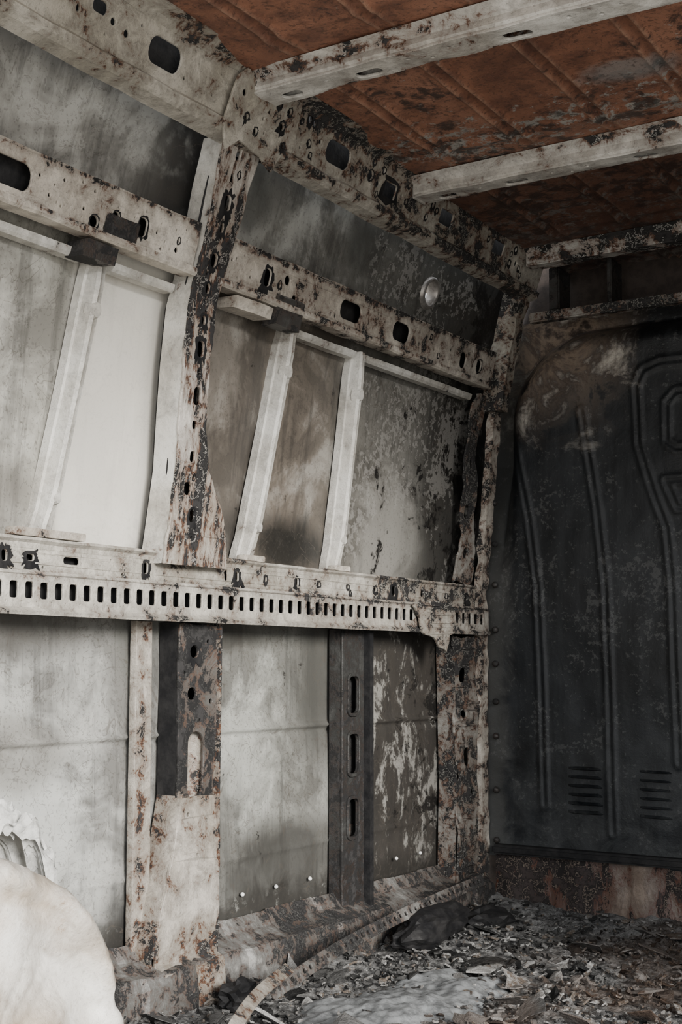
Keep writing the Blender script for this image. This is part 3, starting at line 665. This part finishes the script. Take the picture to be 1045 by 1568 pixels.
def mound():
    bm=bmesh.new();bmesh.ops.create_grid(bm,x_segments=70,y_segments=70,size=1)
    for v in bm.verts:
        a,b=v.co.x,v.co.y;r=math.hypot(a,b)*(1+.6*noise.noise(Vector((a*2,b*2,7))));x=.33+.19*a;y=2.30+.34*b
        v.co=Vector((x,y,fh(x,y)*.6+.034*max(-.6,1-r*r)-.004+.008*noise.noise(Vector((x*14,y*14,0)))+.005*noise.noise(Vector((x*50,y*50,0)))))
    for f in bm.faces:f.smooth=True
    return mi(bm,1)
def blob(cx,cy,cz,rx,ry,rz,amp=.3,fr=8,sub=4,seed=0):
    bm=bmesh.new();bmesh.ops.create_icosphere(bm,subdivisions=sub,radius=1)
    for v in bm.verts:
        k=1+amp*noise.noise(v.co*fr*.3+Vector((seed,0,0)))+amp*.5*noise.noise(v.co*fr+Vector((seed,5,0)))
        v.co=Vector((cx+v.co.x*rx*k,cy+v.co.y*ry*k,cz+v.co.z*rz*k))
    return mi(bm,2)
multi('burnt_debris',[flakes(15000,.003,.020,((0.02,1.7),(1.6,3.30)),3),flakes(420,.02,.080,((0.03,1.5),(1.8,3.25)),5,.25,.85),mound(),
   blob(.10,2.84,.065,.055,.14,.040,.45,3,4,2),blob(.08,2.15,.04,.03,.05,.03,.5,5,3,7),blob(.12,3.1,.04,.05,.08,.03,.5,5,3,4)],[M_flake,M_ash,M_black],recalc=False)
def strip(pts,w,name,mat,hol=True,tilt=.45):
    P=[Vector(p) for p in pts];seq=[]
    def cat(p0,p1,p2,p3,t): return .5*((2*p1)+(-p0+p2)*t+(2*p0-5*p1+4*p2-p3)*t*t+(-p0+3*p1-3*p2+p3)*t**3)
    E=[P[0]*2-P[1]]+P+[P[-1]*2-P[-2]]
    for i in range(len(P)-1):
        for j in range(24): seq.append(cat(E[i],E[i+1],E[i+2],E[i+3],j/24))
    seq.append(P[-1]);L=[0]
    for a,b in zip(seq,seq[1:]): L.append(L[-1]+(b-a).length)
    T=L[-1];hs=[]
    if hol:
        a=.03
        while a<T-.02: hs.append(slot(a,0,.014,w*.4,.004,3));a+=.026
    bm=plate([(0,-w/2),(T,-w/2),(T,w/2),(0,w/2)],hs,.003,cut=0)
    i=.02
    while i<T: bmesh.ops.bisect_plane(bm,geom=bm.verts[:]+bm.edges[:]+bm.faces[:],plane_co=(i,0,0),plane_no=(1,0,0));i+=.02
    for v in bm.verts:
        s=max(0,min(T-1e-5,v.co.x));k=max(i for i in range(len(L)-1) if L[i]<=s);f=(s-L[k])/max(1e-6,L[k+1]-L[k]);c=seq[k].lerp(seq[k+1],f);d=(seq[k+1]-seq[k]).normalized()
        side=Vector((d.y,-d.x,0)).normalized();up=(side*tilt+Vector((0,0,-.9))).normalized();nn=up.cross(d)
        v.co=c+up*v.co.y+nn*v.co.z
    return obj(name,bm,mat)
strip([(.15,2.15,.055),(.115,2.45,.085),(.095,2.75,.105),(.08,3.0,.115),(.065,3.2,.12)],.026,'fallen_perforated_strip',M_curb)
strip([(.42,1.60,.045),(.31,1.80,.070),(.22,2.0,.085),(.155,2.20,.092)],.022,'bent_trim_strip',M_low,False,1.2)

# ------------------------------------------------------------------ light
w=bpy.data.worlds.new('overcast');S.world=w;w.use_nodes=True;t=w.node_tree;bg=t.nodes['Background']
tc=t.nodes.new('ShaderNodeTexCoord');sp=t.nodes.new('ShaderNodeSeparateXYZ');t.links.new(tc.outputs['Generated'],sp.inputs[0])
rp=t.nodes.new('ShaderNodeValToRGB');mr=t.nodes.new('ShaderNodeMapRange');mr.inputs[1].default_value=-1;t.links.new(sp.outputs[2],mr.inputs[0]);t.links.new(mr.outputs[0],rp.inputs[0])
e=rp.color_ramp.elements;e[0].position=.45;e[0].color=(.62,.59,.54,1);e[1].position=.55;e[1].color=(.92,.96,1,1)
t.links.new(rp.outputs[0],bg.inputs[0]);bg.inputs[1].default_value=2.9
sl=bpy.data.lights.new('hazy_sun','SUN');sl.energy=6.5;sl.angle=math.radians(18);sl.color=(1,.96,.9)
so=bpy.data.objects.new('hazy_sun',sl);COL.objects.link(so);so.rotation_euler=Vector((-1,.55,-.32)).to_track_quat('-Z','Y').to_euler()
